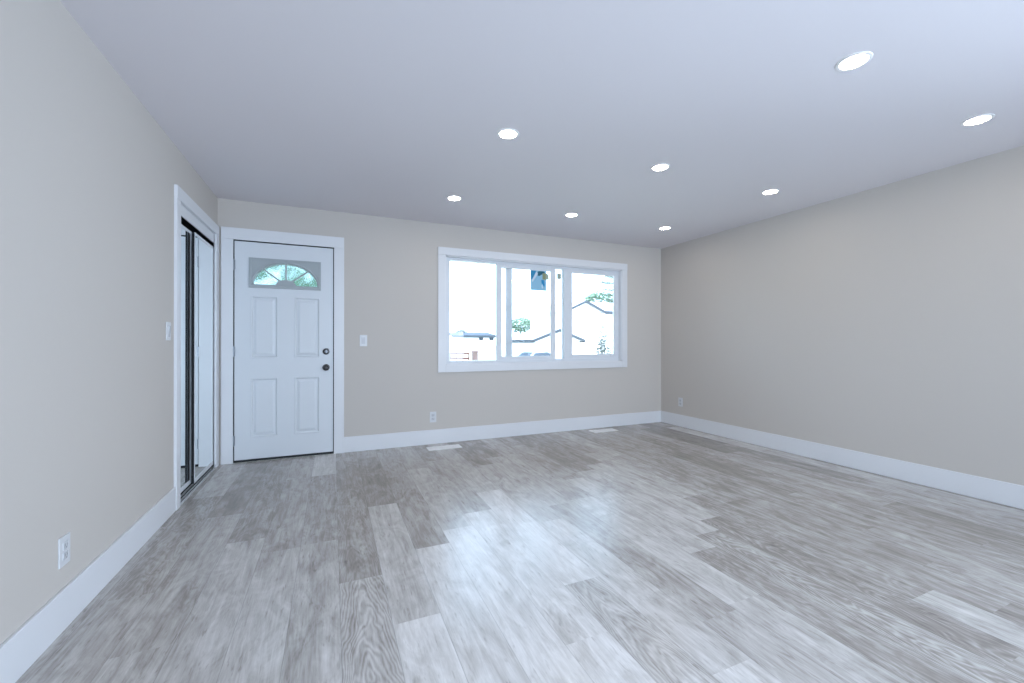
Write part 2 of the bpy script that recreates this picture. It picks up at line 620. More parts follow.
# jamb lining boards of the opening
box(bm, x0, x0 + 0.012, YB - 0.004, YB + 0.05, z0, z1)
box(bm, x1 - 0.012, x1, YB - 0.004, YB + 0.05, z0, z1)
box(bm, x0, x1, YB - 0.004, YB + 0.05, z1 - 0.012, z1)
box(bm, x0, x1, YB - 0.004, YB + 0.05, z0, z0 + 0.012)
tag(obj('trim_3', bm, M['trim']), 'white board casing around the wide window', 'window casing', kind='structure')

# ------------------------------------------------------------------ front window
win = empty('window_1', ((WIN[0] + WIN[1]) / 2, YB + 0.05, WIN[2]))
tag(win, 'wide white three-part sliding window looking onto the street', 'window', kind='structure')
wi = win.location.copy()


def wpart(name, bm, m, parent=win):
    for v in bm.verts:
        v.co -= wi
    return obj(name, bm, m, parent)


def rect_frame(bm, x0, x1, z0, z1, y0, y1, l, r, b, t, bev=0.003):
    box(bm, x0, x0 + l, y0, y1, z0, z1, bev)
    box(bm, x1 - r, x1, y0, y1, z0, z1, bev)
    box(bm, x0 + l, x1 - r, y0, y1, z0, z0 + b, bev)
    box(bm, x0 + l, x1 - r, y0, y1, z1 - t, z1, bev)


x0, x1, z0, z1 = WIN
bm = B()
rect_frame(bm, x0 + 0.002, x1 - 0.002, z0 + 0.002, z1 - 0.002, YB + 0.05, YB + 0.135, 0.062, 0.030, 0.042, 0.036)
box(bm, x0 + 0.06, x1 - 0.03, YB + 0.046, YB + 0.058, z0 + 0.002, z0 + 0.020, 0.002)
wpart('window_frame', bm, M['vinyl'])
bm = B()
box(bm, 1.928, 2.008, YB + 0.09, YB + 0.13, z0 + 0.04, z1 - 0.035, 0.003)
wpart('mullion', bm, M['vinyl'])
bm = B()
box(bm, 2.714, 2.790, YB + 0.086, YB + 0.13, z0 + 0.04, z1 - 0.035, 0.003)
wpart('mullion', bm, M['vinyl'])
bm = B()
box(bm, 1.20, 1.93, YB + 0.108, YB + 0.112, z0 + 0.03, z1 - 0.03)
wpart('glass_pane', bm, M['glass'])
bm = B()
box(bm, 2.005, 2.716, YB + 0.108, YB + 0.112, z0 + 0.03, z1 - 0.03)
wpart('glass_pane', bm, M['glass'])


def sash(xa, xb, za, zb, y, l, r, b, t):
    bm = B()
    rect_frame(bm, xa, xb, za, zb, y, y + 0.028, l, r, b, t)
    s = wpart('sash', bm, M['vinyl'])
    bm = B()
    box(bm, xa + l - 0.006, xb - r + 0.006, y + 0.012, y + 0.016, za + b - 0.006, zb - t + 0.006)
    wpart('sash_glass', bm, M['glass'], s)
    return s


sa = sash(1.791, 2.590, 0.906, 2.057, YB + 0.056, 0.066, 0.064, 0.046, 0.044)
bm = B()
box(bm, 2.560, 2.578, YB + 0.046, YB + 0.056, 1.34, 1.46, 0.002)
wpart('sash_latch', bm, M['vinyl'], sa)
sb = sash(2.718, 3.545, 0.908, 2.056, YB + 0.056, 0.118, 0.053, 0.056, 0.042)
bm = B()
box(bm, 3.43, 3.47, YB + 0.048, YB + 0.056, 0.925, 0.952, 0.002)
wpart('sash_latch', bm, M['vinyl'], sb)

# label sheets stuck to the glass
st = empty('window_label', (2.355, YB + 0.0645, 1.888))
tag(st, 'blue printed paper label stuck to the middle window glass', 'label')


def sheet(name, pts, m, parent, y, th=0.0006):
    bm = B()
    prism(bm, [(px, y, pz) for px, pz in pts], (0, th, 0))
    return obj(name, bm, m, parent)


sheet('label_sheet', [(-.112, -.124), (.108, -.124), (.108, .124), (-.112, .124)], M['st_pale'], st, 0.0)
sheet('label_print', [(-.108, .010), (-.108, .120), (-.040, .120), (-.035, .085), (-.075, .020)], M['st_blue'], st, -0.0012)
sheet('label_print', [(-.030, .075), (.000, .118), (.080, .118), (.090, .085), (.040, .078), (.005, .055)], M['st_dark'], st, -0.0012)
sheet('label_print', [(-.100, -.010), (-.085, -.022), (-.008, .085), (-.035, .112)], M['st_white'], st, -0.0018)
sheet('label_print', [(.036, .010), (.072, .012), (.086, -.045), (.078, -.078), (.040, -.030)], M['st_blue'], st, -0.0012)
sheet('label_print', [(.038, -.062), (.052, -.040), (.062, -.092), (.044, -.096)], M['st_white'], st, -0.0018)
t2 = empty('paper_tag', (2.452, YB + 0.0630, 1.945))
tag(t2, 'small olive paper tag overlapping the blue window label', 'paper tag')
sheet('tag_sheet', [(-.045, -.042), (.046, -.040), (.046, .026), (.010, .040), (-.045, .036)], M['st_olive'], t2, 0.0)
sheet('tag_print', [(-.042, -.038), (.0, -.038), (.0, .034), (-.042, .034)], M['st_yellow'], t2, -0.0008)
bm = B()
box(bm, 2.640, 2.700, YB + 0.1068, YB + 0.1074, 1.93, 2.005)
tag(obj('paper_tag', bm, M['st_olive']), 'small olive paper tag alone in the narrow window gap', 'paper tag')

# ------------------------------------------------------------------ unseen rear and side openings, added for daylight from behind the viewer
rw = empty('window_rear_added', ((REAR[0] + REAR[1]) / 2, YR, REAR[2]))
tag(rw, 'wide glazed opening added behind the viewer for daylight', 'window', kind='structure')
bm = B()
rect_frame(bm, REAR[0], REAR[1], REAR[2], REAR[3], YR - 0.1, YR - 0.03, 0.06, 0.06, 0.06, 0.06)
for xm in (1.3, 2.3):
    box(bm, xm - 0.03, xm + 0.03, YR - 0.1, YR - 0.03, REAR[2] + 0.06, REAR[3] - 0.06)
for v in bm.verts:
    v.co -= rw.location
obj('window_frame', bm, M['vinyl'], rw)
bm = B()
box(bm, REAR[0] + 0.05, REAR[1] - 0.05, YR - 0.07, YR - 0.066, REAR[2] + 0.05, REAR[3] - 0.05)
for v in bm.verts:
    v.co -= rw.location
obj('glass_pane', bm, M['glass'], rw)

sw = empty('window_side_added', (XR, (SIDE[0] + SIDE[1]) / 2, SIDE[2]))
tag(sw, 'glazed opening added in the plain wall beside the viewer for daylight', 'window', kind='structure')
sh, sz = (SIDE[1] - SIDE[0]) / 2, SIDE[3] - SIDE[2]
bm = B()
for a, c in ((-sh, -sh + 0.07), (-0.04, 0.04), (sh - 0.07, sh)):
    box(bm, 0.03, 0.10, a, c, 0, sz, 0.003)
for a, c in ((-sh + 0.07, -0.04), (0.04, sh - 0.07)):
    box(bm, 0.03, 0.10, a, c, 0, 0.07, 0.003)
    box(bm, 0.03, 0.10, a, c, sz - 0.07, sz, 0.003)
obj('window_frame', bm, M['vinyl'], sw)
bm = B()
box(bm, 0.066, 0.070, -sh + 0.06, sh - 0.06, 0.06, sz - 0.06)
obj('glass_pane', bm, M['glass'], sw)

# ------------------------------------------------------------------ front door
dr = empty('door_1', ((DOOR[0] + DOOR[1]) / 2, YB, 0))
tag(dr, 'white four-panel front door with a fan-shaped glass light', 'door', kind='structure')
DX = dr.location.x            # local x runs from -0.42 to 0.42
hw = (DOOR[1] - DOOR[0]) / 2


def panel_slab(bm, x0, x1, z0, z1, yf, yb, panels, holes):
    rects = panels + holes
    xs = sorted({x0, x1, *[r[0] for r in rects], *[r[1] for r in rects]})
    zs = sorted({z0, z1, *[r[2] for r in rects], *[r[3] for r in rects]})
    for y in (yf, yb):
        for a, b in zip(xs, xs[1:]):
            for c, d in zip(zs, zs[1:]):
                mx_, mz_ = (a + b) / 2, (c + d) / 2
                if any(r[0] < mx_ < r[1] and r[2] < mz_ < r[3] for r in (rects if y == yf else holes)):
                    continue
                bm.faces.new([bm.verts.new(p) for p in ((a, y, c), (b, y, c), (b, y, d), (a, y, d))])
    loops = [(x0, x1, z0, z1)] + holes
    for (a, b, c, d) in loops:
        ps = [(a, c), (b, c), (b, d), (a, d)]
        for (p, q) in zip(ps, ps[1:] + ps[:1]):
            bm.faces.new([bm.verts.new(t) for t in ((p[0], yf, p[1]), (q[0], yf, q[1]), (q[0], yb, q[1]), (p[0], yb, p[1]))])
    # raised panels: a sunken moulding, then a raised field
    steps = [(0, 0), (0.006, -0.003), (0.010, -0.0025), (0.020, 0.009), (0.028, 0.009), (0.046, 0.002), (0.050, 0.0015)]
    for (a, b, c, d) in panels:
        prev = None
        for (i, dy) in steps:
            ring = [bm.verts.new((px, yf + dy, pz)) for px, pz in ((a + i, c + i), (b - i, c + i), (b - i, d - i), (a + i, d - i))]
            if prev:
                for k in range(4):
                    bm.faces.new((prev[k], prev[(k + 1) % 4], ring[(k + 1) % 4], ring[k]))
            prev = ring
        bm.faces.new(prev)
    bmesh.ops.remove_doubles(bm, verts=bm.verts[:], dist=1e-5)


bm = B()
PX = [(-0.292, -0.065), (0.073, 0.300)]
panels = [(a, b, 0.222, 0.782) for a, b in PX] + [(a, b, 0.968, 1.560) for a, b in PX]
FL = (-0.305, 0.309, 1.635, 1.916)
panel_slab(bm, -hw + 0.008, hw - 0.008, 0.022, DOOR[3] - 0.009, 0.002, 0.046, panels, [(FL[0] + 0.015, FL[1] - 0.015, FL[2] + 0.015, FL[3] - 0.015)])
slab = obj('door_slab', bm, M['door'], dr)
bm = B()
box(bm, -hw - 0.018, -hw + 0.0015, 0.004, 0.14, 0, DOOR[3] + 0.018)
box(bm, hw - 0.0015, hw + 0.018, 0.004, 0.14, 0, DOOR[3] + 0.018)
box(bm, -hw, hw, 0.004, 0.14, DOOR[3] - 0.001, DOOR[3] + 0.018)
box(bm, -hw - 0.001, -hw + 0.035, 0.049, 0.14, 0, DOOR[3])
box(bm, hw - 0.035, hw + 0.001, 0.049, 0.14, 0, DOOR[3])
box(bm, -hw, hw, 0.049, 0.14, DOOR[3] - 0.035, DOOR[3])
obj('weather_strip', bm, M['darkjamb'], dr)
bm = B()
box(bm, -hw + 0.001, hw - 0.001, 0.001, 0.14, 0.0, 0.021)
obj('threshold', bm, M['black'], dr)

# fan light insert
FC = (FL[0] + FL[1]) / 2
ZB, RA, RB = 1.668, 0.272, 0.204
bm = B()
yf, yk = -0.009, 0.050
N = 40
inner, outer = [], []
for i in range(N + 1):
    a = math.pi * i / N
    ca, sa_ = math.cos(a), math.sin(a)
    inner.append((FC + RA * ca, ZB + RB * sa_))
    hx, hz = (FL[1] - FL[0]) / 2, FL[3] - ZB
    s = min(hx / abs(ca) if abs(ca) > 1e-6 else 9, hz / sa_ if sa_ > 1e-6 else 9)
    outer.append((FC + s * ca, ZB + s * sa_))
for (p, q, r, s) in zip(inner, inner[1:], outer[1:], outer):
    for y in (yf, yk):
        bm.faces.new([bm.verts.new((t[0], y, t[1])) for t in (p, q, r, s)])
    bm.faces.new([bm.verts.new(t) for t in ((p[0], yf, p[1]), (q[0], yf, q[1]), (q[0], yk, q[1]), (p[0], yk, p[1]))])
    bm.faces.new([bm.verts.new(t) for t in ((s[0], yf, s[1]), (r[0], yf, r[1]), (r[0], yk, r[1]), (s[0], yk, s[1]))])
box(bm, FL[0], FL[1], yf, yk, FL[2], ZB)
# raised outer rim and a raised arch moulding
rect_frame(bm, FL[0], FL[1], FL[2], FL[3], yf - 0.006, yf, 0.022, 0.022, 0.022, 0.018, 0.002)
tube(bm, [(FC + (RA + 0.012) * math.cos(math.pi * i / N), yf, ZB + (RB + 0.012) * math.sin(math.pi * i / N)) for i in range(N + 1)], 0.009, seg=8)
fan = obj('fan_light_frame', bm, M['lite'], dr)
bm = B()
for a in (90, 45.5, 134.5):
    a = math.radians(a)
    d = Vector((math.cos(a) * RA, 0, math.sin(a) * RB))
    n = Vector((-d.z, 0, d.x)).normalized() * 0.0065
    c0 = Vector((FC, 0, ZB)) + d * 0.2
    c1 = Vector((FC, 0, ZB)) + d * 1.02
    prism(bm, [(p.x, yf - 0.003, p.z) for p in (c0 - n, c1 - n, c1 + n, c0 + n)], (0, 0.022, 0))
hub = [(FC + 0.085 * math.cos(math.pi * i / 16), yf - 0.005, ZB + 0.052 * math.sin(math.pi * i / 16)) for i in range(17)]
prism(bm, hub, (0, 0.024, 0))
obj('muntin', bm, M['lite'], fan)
bm = B()
prism(bm, [(FC + (RA + .004) * math.cos(math.pi * i / N), 0.022, ZB - 0.004 + (RB + .008) * math.sin(math.pi * i / N)) for i in range(N + 1)], (0, 0.005, 0))
obj('fan_light_glass', bm, M['pebble'], fan)

# hardware
ROTF = Matrix.Rotation(math.pi / 2, 4, 'X')      # local z -> -y (towards the room)


def at(x, y, z):
    return Matrix.Translation((x, y, z)) @ ROTF


kx = -0.060 - DX
bm = B()
lathe(bm, [(0.0, 0), (0.033, 0), (0.033, 0.006), (0.028, 0.010), (0.013, 0.012), (0.011, 0.030), (0.018, 0.036), (0.027, 0.046), (0.029, 0.056), (0.026, 0.066), (0.016, 0.071), (0.0, 0.072)], at(kx, 0.002, 0.868))
obj('door_knob', bm, M['bronze'], dr, True)
bm = B()
lathe(bm, [(0.0, 0), (0.032, 0), (0.032, 0.010), (0.028, 0.016), (0.015, 0.018), (0.0, 0.018)], at(kx, 0.002, 1.028))
db = obj('deadbolt', bm, M['bronze'], dr, True)
bm = B()
lathe(bm, [(0.0, 0.0), (0.013, 0.0), (0.012, 0.006), (0.0, 0.006)], at(kx, -0.016, 1.028))
box(bm, kx - 0.004, kx + 0.004, -0.036, -0.018, 1.012, 1.044, 0.002)
tag(obj('thumb_turn', bm, M['hinge'], db, True), 'paler metal thumb turn')
for z in (1.842, 1.035, 0.205):
    bm = B()
    lathe(bm, [(0.0, -0.052), (0.004, -0.050), (0.0075, -0.046), (0.0075, 0.046), (0.004, 0.050), (0.0, 0.052)], Matrix.Translation((-hw + 0.002, -0.006, z)), 16)
    box(bm, -hw - 0.010, -hw + 0.014, -0.002, 0.004, z - 0.045, z + 0.045)
    obj('hinge', bm, M['hinge'], dr, True)

# ------------------------------------------------------------------ mirrored sliding closet doors and their floor track
tk = empty('trim_4', (XL - 0.04, (CLO[0] + CLO[1]) / 2, 0))
tag(tk, 'grey metal floor track under the mirrored closet doors', 'door track', kind='structure')
ty0, ty1 = CLO[0] - tk.location.y, CLO[1] - tk.location.y
bm = B()
box(bm, -0.070, 0.040, ty0, ty1, 0.0002, 0.004)
obj('track_bed', bm, M['black'], tk)
bm = B()
for xr in (0.004, 0.030, 0.050):
    box(bm, xr - 0.0035, xr + 0.0035, ty0, ty1, 0.0002, 0.014, 0.001)
obj('track_rail', bm, M['track'], tk)
bm = B()
box(bm, -0.090, 0.022, ty0, ty1, CLO[3] - 0.055, CLO[3] - 0.006)
obj('top_track', bm, M['black'], tk)


def mirror_door(name, xp, y0, y1, label, ztop, wl=0.02, wr=0.02, mirrored_dark=0.0):
    r = empty(name, (xp, (y0 + y1) / 2, 0.036))
    tag(r, label, 'mirror door', 'mirrored closet doors', 'structure')
    h = (y1 - y0) / 2
    bm = B()
    box(bm, -0.003, 0.004, -h + 0.016, h - wr + 0.004, 0.03, ztop - 0.02)
    obj('mirror_glass', bm, M['mirror'], r)
    bm = B()
    box(bm, -0.0065, 0.0065, -h, -h + wl, 0.0, ztop, 0.002)
    box(bm, -0.0065, 0.0065, h - wr, h, 0.0, ztop, 0.002)
    box(bm, -0.0065, 0.0065, -h + wl, h - wr, 0.0, 0.034, 0.002)
    box(bm, -0.0065, 0.0065, -h + wl, h - wr, ztop - 0.022, ztop, 0.002)
    obj('door_frame', bm, M['white_frame'], r)
    bm = B()
    box(bm, -0.0065, 0.005, -h - 0.0025, -h + 0.0005, 0.0, ztop)
    box(bm, -0.0065, 0.005, h - 0.0005, h + 0.0025, 0.0, ztop)
    if mirrored_dark:
        box(bm, 0.003, 0.0062, h - wr - mirrored_dark, h - wr + 0.001, 0.034, ztop - 0.022)  # black band put in for the dark reflection beside the stile
    obj('edge_seal_and_dark_band', bm, M['black'], r)
    return r


mirror_door('door_2', XL - 0.010, 3.895, CLO[1] - 0.004, 'white framed sliding mirror door on the outer track beside the front door', 1.930)
mirror_door('door_3', XL - 0.037, CLO[0] + 0.004, 3.934, 'white framed sliding mirror door on the inner track beside the light switch', 1.935, 0.02, 0.045, 0.040)


# ------------------------------------------------------------------ switches and outlets (built facing -y, local origin at the wall)
def wall_switch(name, loc, rz, label):
    r = empty(name, loc, rz)
    tag(r, label, 'light switch', 'white light switches')
    bm = B()
    box(bm, -0.036, 0.036, -0.006, 0.0, -0.058, 0.058, 0.0025)
    obj('wall_plate', bm, M['plate'], r)
    bm = B()
    box(bm, -0.0185, 0.0185, -0.0075, -0.0055, -0.0355, 0.0355, 0.001)
    prism(bm, [(-0.0165, -0.0072, -0.033), (-0.0165, -0.0135, 0.033), (-0.0165, -0.0072, 0.033)], (0.033, 0, 0))
    obj('rocker', bm, M['rocker'], r)
    return r


def wall_outlet(name, loc, rz, label):
    r = empty(name, loc, rz)
    tag(r, label, 'outlet', 'white wall outlets')
    bm = B()
    box(bm, -0.036, 0.036, -0.006, 0.0, -0.058, 0.058, 0.0025)
    obj('wall_plate', bm, M['plate'], r)
    for z in (0.020, -0.020):
        bm = B()
        box(bm, -0.0165, 0.0165, -0.0085, -0.0055, z - 0.0145, z + 0.0145, 0.003)
        f = obj('socket', bm, M['rocker'], r)
        bm = B()
        box(bm, -0.0080, -0.0055, -0.0092, -0.0080, z - 0.002, z + 0.008)
        box(bm, 0.0055, 0.0080, -0.0092, -0.0080, z - 0.002, z + 0.007)
        lathe(bm, [(0.0, 0), (0.0028, 0), (0.0028, 0.0012), (0.0, 0.0012)], at(0, -0.0080, z - 0.008), 12)
        obj('socket_slot', bm, M['slot'], f)
    return r


wall_switch('light_switch', (0.292, YB, 1.137), 0, 'white rocker light switch between the front door and window')
wall_switch('light_switch', (XL, 3.318, 1.19), math.pi / 2, 'white rocker light switch beside the mirrored closet')
wall_outlet('wall_outlet', (1.017, YB, 0.296), 0, 'white outlet low on the wall below the window corner')
wall_outlet('wall_outlet', (XL, 2.196, 0.303), math.pi / 2, 'white outlet low on the wall with the closet')
wall_outlet('wall_outlet', (XR, 4.204, 0.324), -math.pi / 2, 'white outlet low on the plain wall near the far corner')


# ------------------------------------------------------------------ floor registers
def register():
    r = empty('floor_register', (1.09, 4.35, 0))
    bm = B()
    W, D = 0.178, 0.070
    box(bm, -W, W, -D, -D + 0.020, 0, 0.005, 0.0015)
    box(bm, -W, W, D - 0.020, D, 0, 0.005, 0.0015)
    box(bm, -W, -W + 0.022, -D + 0.020, D - 0.020, 0, 0.005, 0.0015)
    box(bm, W - 0.022, W, -D + 0.020, D - 0.020, 0, 0.005, 0.0015)
    box(bm, -0.004, 0.004, -D + 0.02, D - 0.02, 0, 0.005)
    obj('register_frame', bm, M['register'], r)
    bm = B()
    for i in range(9):
        y = -0.044 + i * 0.011
        box(bm, -W + 0.022, W - 0.022, y - 0.0042, y + 0.0042, 0.001, 0.004)
    obj('louvre', bm, M['register'], r)
    bm = B()
    box(bm, -W + 0.02, W - 0.02, -D + 0.018, D - 0.018, 0.0002, 0.0008)
    obj('duct_opening', bm, M['slot'], r)
    return r


reg = register()
tag(reg, 'white floor register set in the planks nearer the front door', 'floor vent', 'white floor registers')
r2 = copy_thing(reg, (3.15, 4.385, 0))
tag(r2, 'white floor register set in the planks nearer the far room corner', 'floor vent', 'white floor registers')


# ------------------------------------------------------------------ downlights
def downlight():
    r = empty('recessed_downlight', (0, 0, H))
    bm = B()
    lathe(bm, [(0.053, -0.001), (0.054, -0.004), (0.060, -0.005), (0.068, -0.003), (0.070, 0.0), (0.065, 0.0005)], seg=40, cap=False)
    obj('trim_ring', bm, M['lamp_ring'], r, True)
    bm = B()
    lathe(bm, [(0.0, -0.0035), (0.030, -0.0028), (0.054, -0.0020), (0.054, -0.0005), (0.0, -0.0005)], seg=40)
    obj('lens', bm, M['lamp'], r, True)
    return r


spots = [((1.020, 2.430), 'lit ceiling downlight second from the window in the row closest to the front door'),
         ((2.270, 2.440), 'lit ceiling downlight at the middle of the middle row, straight in from the window'),
         ((1.022, 3.708), 'lit ceiling downlight between the front door and the window top'),
         ((2.272, 3.715), 'lit ceiling downlight right above the middle of the window'),
         ((3.525, 2.455), 'lit ceiling downlight at the middle of the row along the long plain wall'),
         ((3.525, 3.715), 'lit ceiling downlight tucked into the far corner beyond the window'),
         ((2.250, 1.160), 'largest lit ceiling downlight, first of the middle row from the viewer'),
         ((3.518, 1.175), 'lit ceiling downlight next to the long plain wall, first of its row from the viewer')]
first = downlight()
for i, ((x, y), lab) in enumerate(spots):
    o = first if i == 0 else copy_thing(first, (x, y, H))
    o.location = (x, y, H)
    tag(o, lab, 'downlight', 'recessed ceiling downlights')

# ------------------------------------------------------------------ the street outside
F = Vector((math.sin(YAW), math.cos(YAW), 0))
GZ = -0.95
bm = B()
box(bm, -160, 260, YB + 1.2, 330, GZ - 0.3, GZ)
tag(obj('ground', bm, M['lawn']), 'pale open ground outside the window', 'ground', kind='structure')


def gable_house(name, cx, y0, w, depth, eave, apex, label, side=False, roofm='roof', over=0.35):
    """gable end faces the viewer's house; ridge runs away along y"""
    r = empty(name, (cx, y0, GZ))
    tag(r, label, 'house', 'houses across the street')
    h = w / 2
    bm = B()
    prism(bm, [(-h, 0, 0), (h, 0, 0), (h, 0, eave), (0, 0, apex), (-h, 0, eave)], (0, depth, 0))
    obj('wall', bm, M['siding'], r)
    bm = B()
    sl = (apex - eave) / h
    for s in (-1, 1):
        e = (s * (h + over), eave - sl * over)
        prism(bm, [(0, -over, apex + 0.02), (e[0], -over, e[1] + 0.02), (e[0], -over, e[1] + 0.16), (0, -over, apex + 0.16)], (0, depth + 2 * over, 0))
    obj('roof', bm, M[roofm], r)
    bm = B()
    for s in (-1, 1):
        e = (s * (h + over), eave - sl * over)
        prism(bm, [(0, -over - 0.06, apex - 0.07), (e[0], -over - 0.06, e[1] - 0.07), (e[0], -over - 0.06, e[1] + 0.17), (0, -over - 0.06, apex + 0.17)], (0, 0.06, 0))
        if side:
            box(bm, min(s * (h + over), s * (h + over + 0.05)), max(s * (h + over), s * (h + over + 0.05)), -over, depth + over, e[1] - 0.10, e[1] + 0.16)
    obj('fascia', bm, M['fascia'], r)
    return r


def long_house(name, cx, y0, w, depth, eave, apex, label, roofm='roof', fas=0.2, windows=()):
    """eave side faces the viewer's house; ridge runs along x"""
    r = empty(name, (cx, y0, GZ))
    tag(r, label, 'house', 'houses across the street')
    h = w / 2
    bm = B()
    prism(bm, [(-h, 0, 0), (-h, depth, 0), (-h, depth, eave), (-h, depth / 2, apex), (-h, 0, eave)], (w, 0, 0))
    obj('wall', bm, M['siding'], r)
    bm = B()
    sl = (apex - eave) / (depth / 2)
    o_ = 0.45
    for a, b in ((-o_, depth / 2), (depth + o_, depth / 2)):
        ze = eave - sl * o_
        prism(bm, [(-h - 0.3, a, ze + 0.03), (-h - 0.3, b, apex + 0.03), (-h - 0.3, b, apex + 0.17), (-h - 0.3, a, ze + 0.17)], (w + 0.6, 0, 0))
    obj('roof', bm, M[roofm], r)
    bm = B()
    box(bm, -h - 0.3, h + 0.3, -o_ - 0.06, -o_, eave - sl * o_ - fas + 0.05, eave - sl * o_ + 0.17)
    obj('fascia', bm, M['fascia'], r)
    for (wx, wz, ww, wh) in windows:
        bm = B()
        box(bm, wx - ww / 2, wx + ww / 2, -0.05, 0.02, wz, wz + wh)
        obj('window', bm, M['carglass'], r)
    return r


# lateral/depth numbers are metres from the viewer along and across the view
def place(lat, dep):
    return (F.x * dep + F.y * lat, F.y * dep - F.x * lat)


gx, gy = place(6.95, 40.0)
gable_house('house', gx, gy, 3.7, 8.0, 5.10, 5.93, 'white house with a steep grey-edged gable seen through the end sash')
hx, hy = place(11.5, 41.5)
long_house('house', hx + 1.6, hy + 1.0, 7.0, 8, 5.15, 6.35, 'white house wing with a pale roof beyond the gable house')
gx, gy = place(3.75, 34.0)
gable_house('garage', gx, gy, 4.1, 5.0, 2.27, 3.02, 'low white garage with a grey gable behind the parked car', True)
hx, hy = place(-6.8, 75.0)
long_house('house', hx, hy, 8.0, 9, 3.25, 3.8, 'white house with a low dark roof seen through the fixed window pane', 'roof_dark', 0.3, [(1.3, 2.45, 0.8, 0.5), (3.3, 2.45, 0.8, 0.5)])


def leafy(name, loc, r, h0, n, label, leafm, seed, squash=0.8, size=0.3, cat='tree', trunk=0.12, spread=1.0):
    rnd = random.Random(seed)
    t = empty(name, (loc[0], loc[1], GZ))
    tag(t, label, cat, 'trees and shrubs outside')
    bm = B()
    tube(bm, [(0, 0, 0), (0.05, 0, h0 * 0.5), (0.0, 0.03, h0 + r * 0.3)], trunk, trunk * 0.5, 8)
    for k in range(9):
        a = rnd.uniform(0, 6.28)
        tip = Vector((math.cos(a) * r * 0.7, math.sin(a) * r * 0.7, h0 + r * squash * rnd.uniform(-.2, .9)))
        st_ = Vector((0, 0, h0 * rnd.uniform(0.5, 0.95)))
        tube(bm, [st_, st_.lerp(tip, 0.5) + Vector((0, 0, 0.1 * r)), tip], trunk * 0.4, trunk * 0.1, 5)
    obj('trunk', bm, M['bark'], t)
    bm = B()
    for k in range(n):
        d = Vector((rnd.gauss(0, 1), rnd.gauss(0, 1), rnd.gauss(0, 1))).normalized() * r * rnd.uniform(0.45, 1.0) ** 0.6
        c = Vector((d.x * spread, d.y * spread, h0 + r * squash * 0.4 + d.z * squash))
        c += Vector((rnd.gauss(0, 1), rnd.gauss(0, 1), rnd.gauss(0, 1))) * 0.08 * r
        a = Vector((rnd.gauss(0, 1), rnd.gauss(0, 1), rnd.gauss(0, 1))).normalized()
        b = a.orthogonal().normalized()
        s = size * rnd.uniform(0.6, 1.3)
        bm.faces.new([bm.verts.new(c + v) for v in (-a * s, -b * s * 0.5, a * s, b * s * 0.5)])
    obj('foliage', bm, leafm, t)
    return t


x, y = place(15.3, 72)
leafy('tree', (x, y), 3.2, 8.3, 1100, 'round pale green tree behind the gable house', M['leaf'], 3, 0.55, 0.34)
x, y = place(1.7, 80)
leafy('tree', (x, y), 2.7, 4.9, 700, 'pale green tree above the low garage roof', M['leaf'], 5, 0.5, 0.34)
x, y = place(5.2, 95)
leafy('tree', (x, y), 1.9, 6.2, 420, 'small round green tree beside the larger tree over the garage', M['leaf'], 6, 0.5, 0.32)
x, y = place(-11.4, 95)
leafy('tree', (x, y), 1.5, 3.4, 420, 'small dark tree against the low dark roof', M['greyleaf'], 8, 0.8, 0.3)
leafy('tree', (-2.5, 16.0), 2.3, 3.2, 900, 'green tree glimpsed through the fan light of the front door', M['leaf'], 9, 0.8, 0.2)
leafy('tree', (-0.2, 24.5), 2.2, 3.9, 500, 'small green tree glimpsed through the far corner of the fan light', M['leaf'], 10, 0.6, 0.2)


def spruce(loc, h, label):
    rnd = random.Random(21)
    t = empty('spruce_tree', (loc[0], loc[1], GZ))
    tag(t, label, 'tree', 'trees and shrubs outside')
    bm = B()
    tube(bm, [(0, 0, 0), (0, 0, h * 0.5), (0, 0, h)], 0.22, 0.03, 8)
    obj('trunk', bm, M['bark'], t)
    bm = B()
    z = 1.6
    while z < h - 0.3:
        rr = (h - z) / h * 8.0
        for k in range(11):
            a = rnd.uniform(0, 6.28)
            L = rr * rnd.uniform(0.75, 1.05)
            d = Vector((math.cos(a), math.sin(a), 0))
            s = Vector((-d.y, d.x, 0))
            for j in range(int(6 + L * 5)):
                f = (j + 1) / (6 + L * 5)
                c = d * L * f + Vector((0, 0, z - 0.10 * L * f + 0.15 * L * f * f))
                wv = 0.42 * (1.05 - f) + 0.07
                side = s * rnd.uniform(-1, 1) * wv + Vector((0, 0, rnd.uniform(-0.12, 0.04)))
                tip = c + side + d * 0.30
                bm.faces.new([bm.verts.new(v) for v in (c, c + side * 0.5 + Vector((0, 0, 0.10)), tip, c + side * 0.5 - Vector((0, 0, 0.10)))])
        z += 0.85
    obj('foliage', bm, M['needle'], t)
    return t


x, y = place(17.2, 62)
spruce((x, y), 22.0, 'tall spruce with layered branches at the window edge')


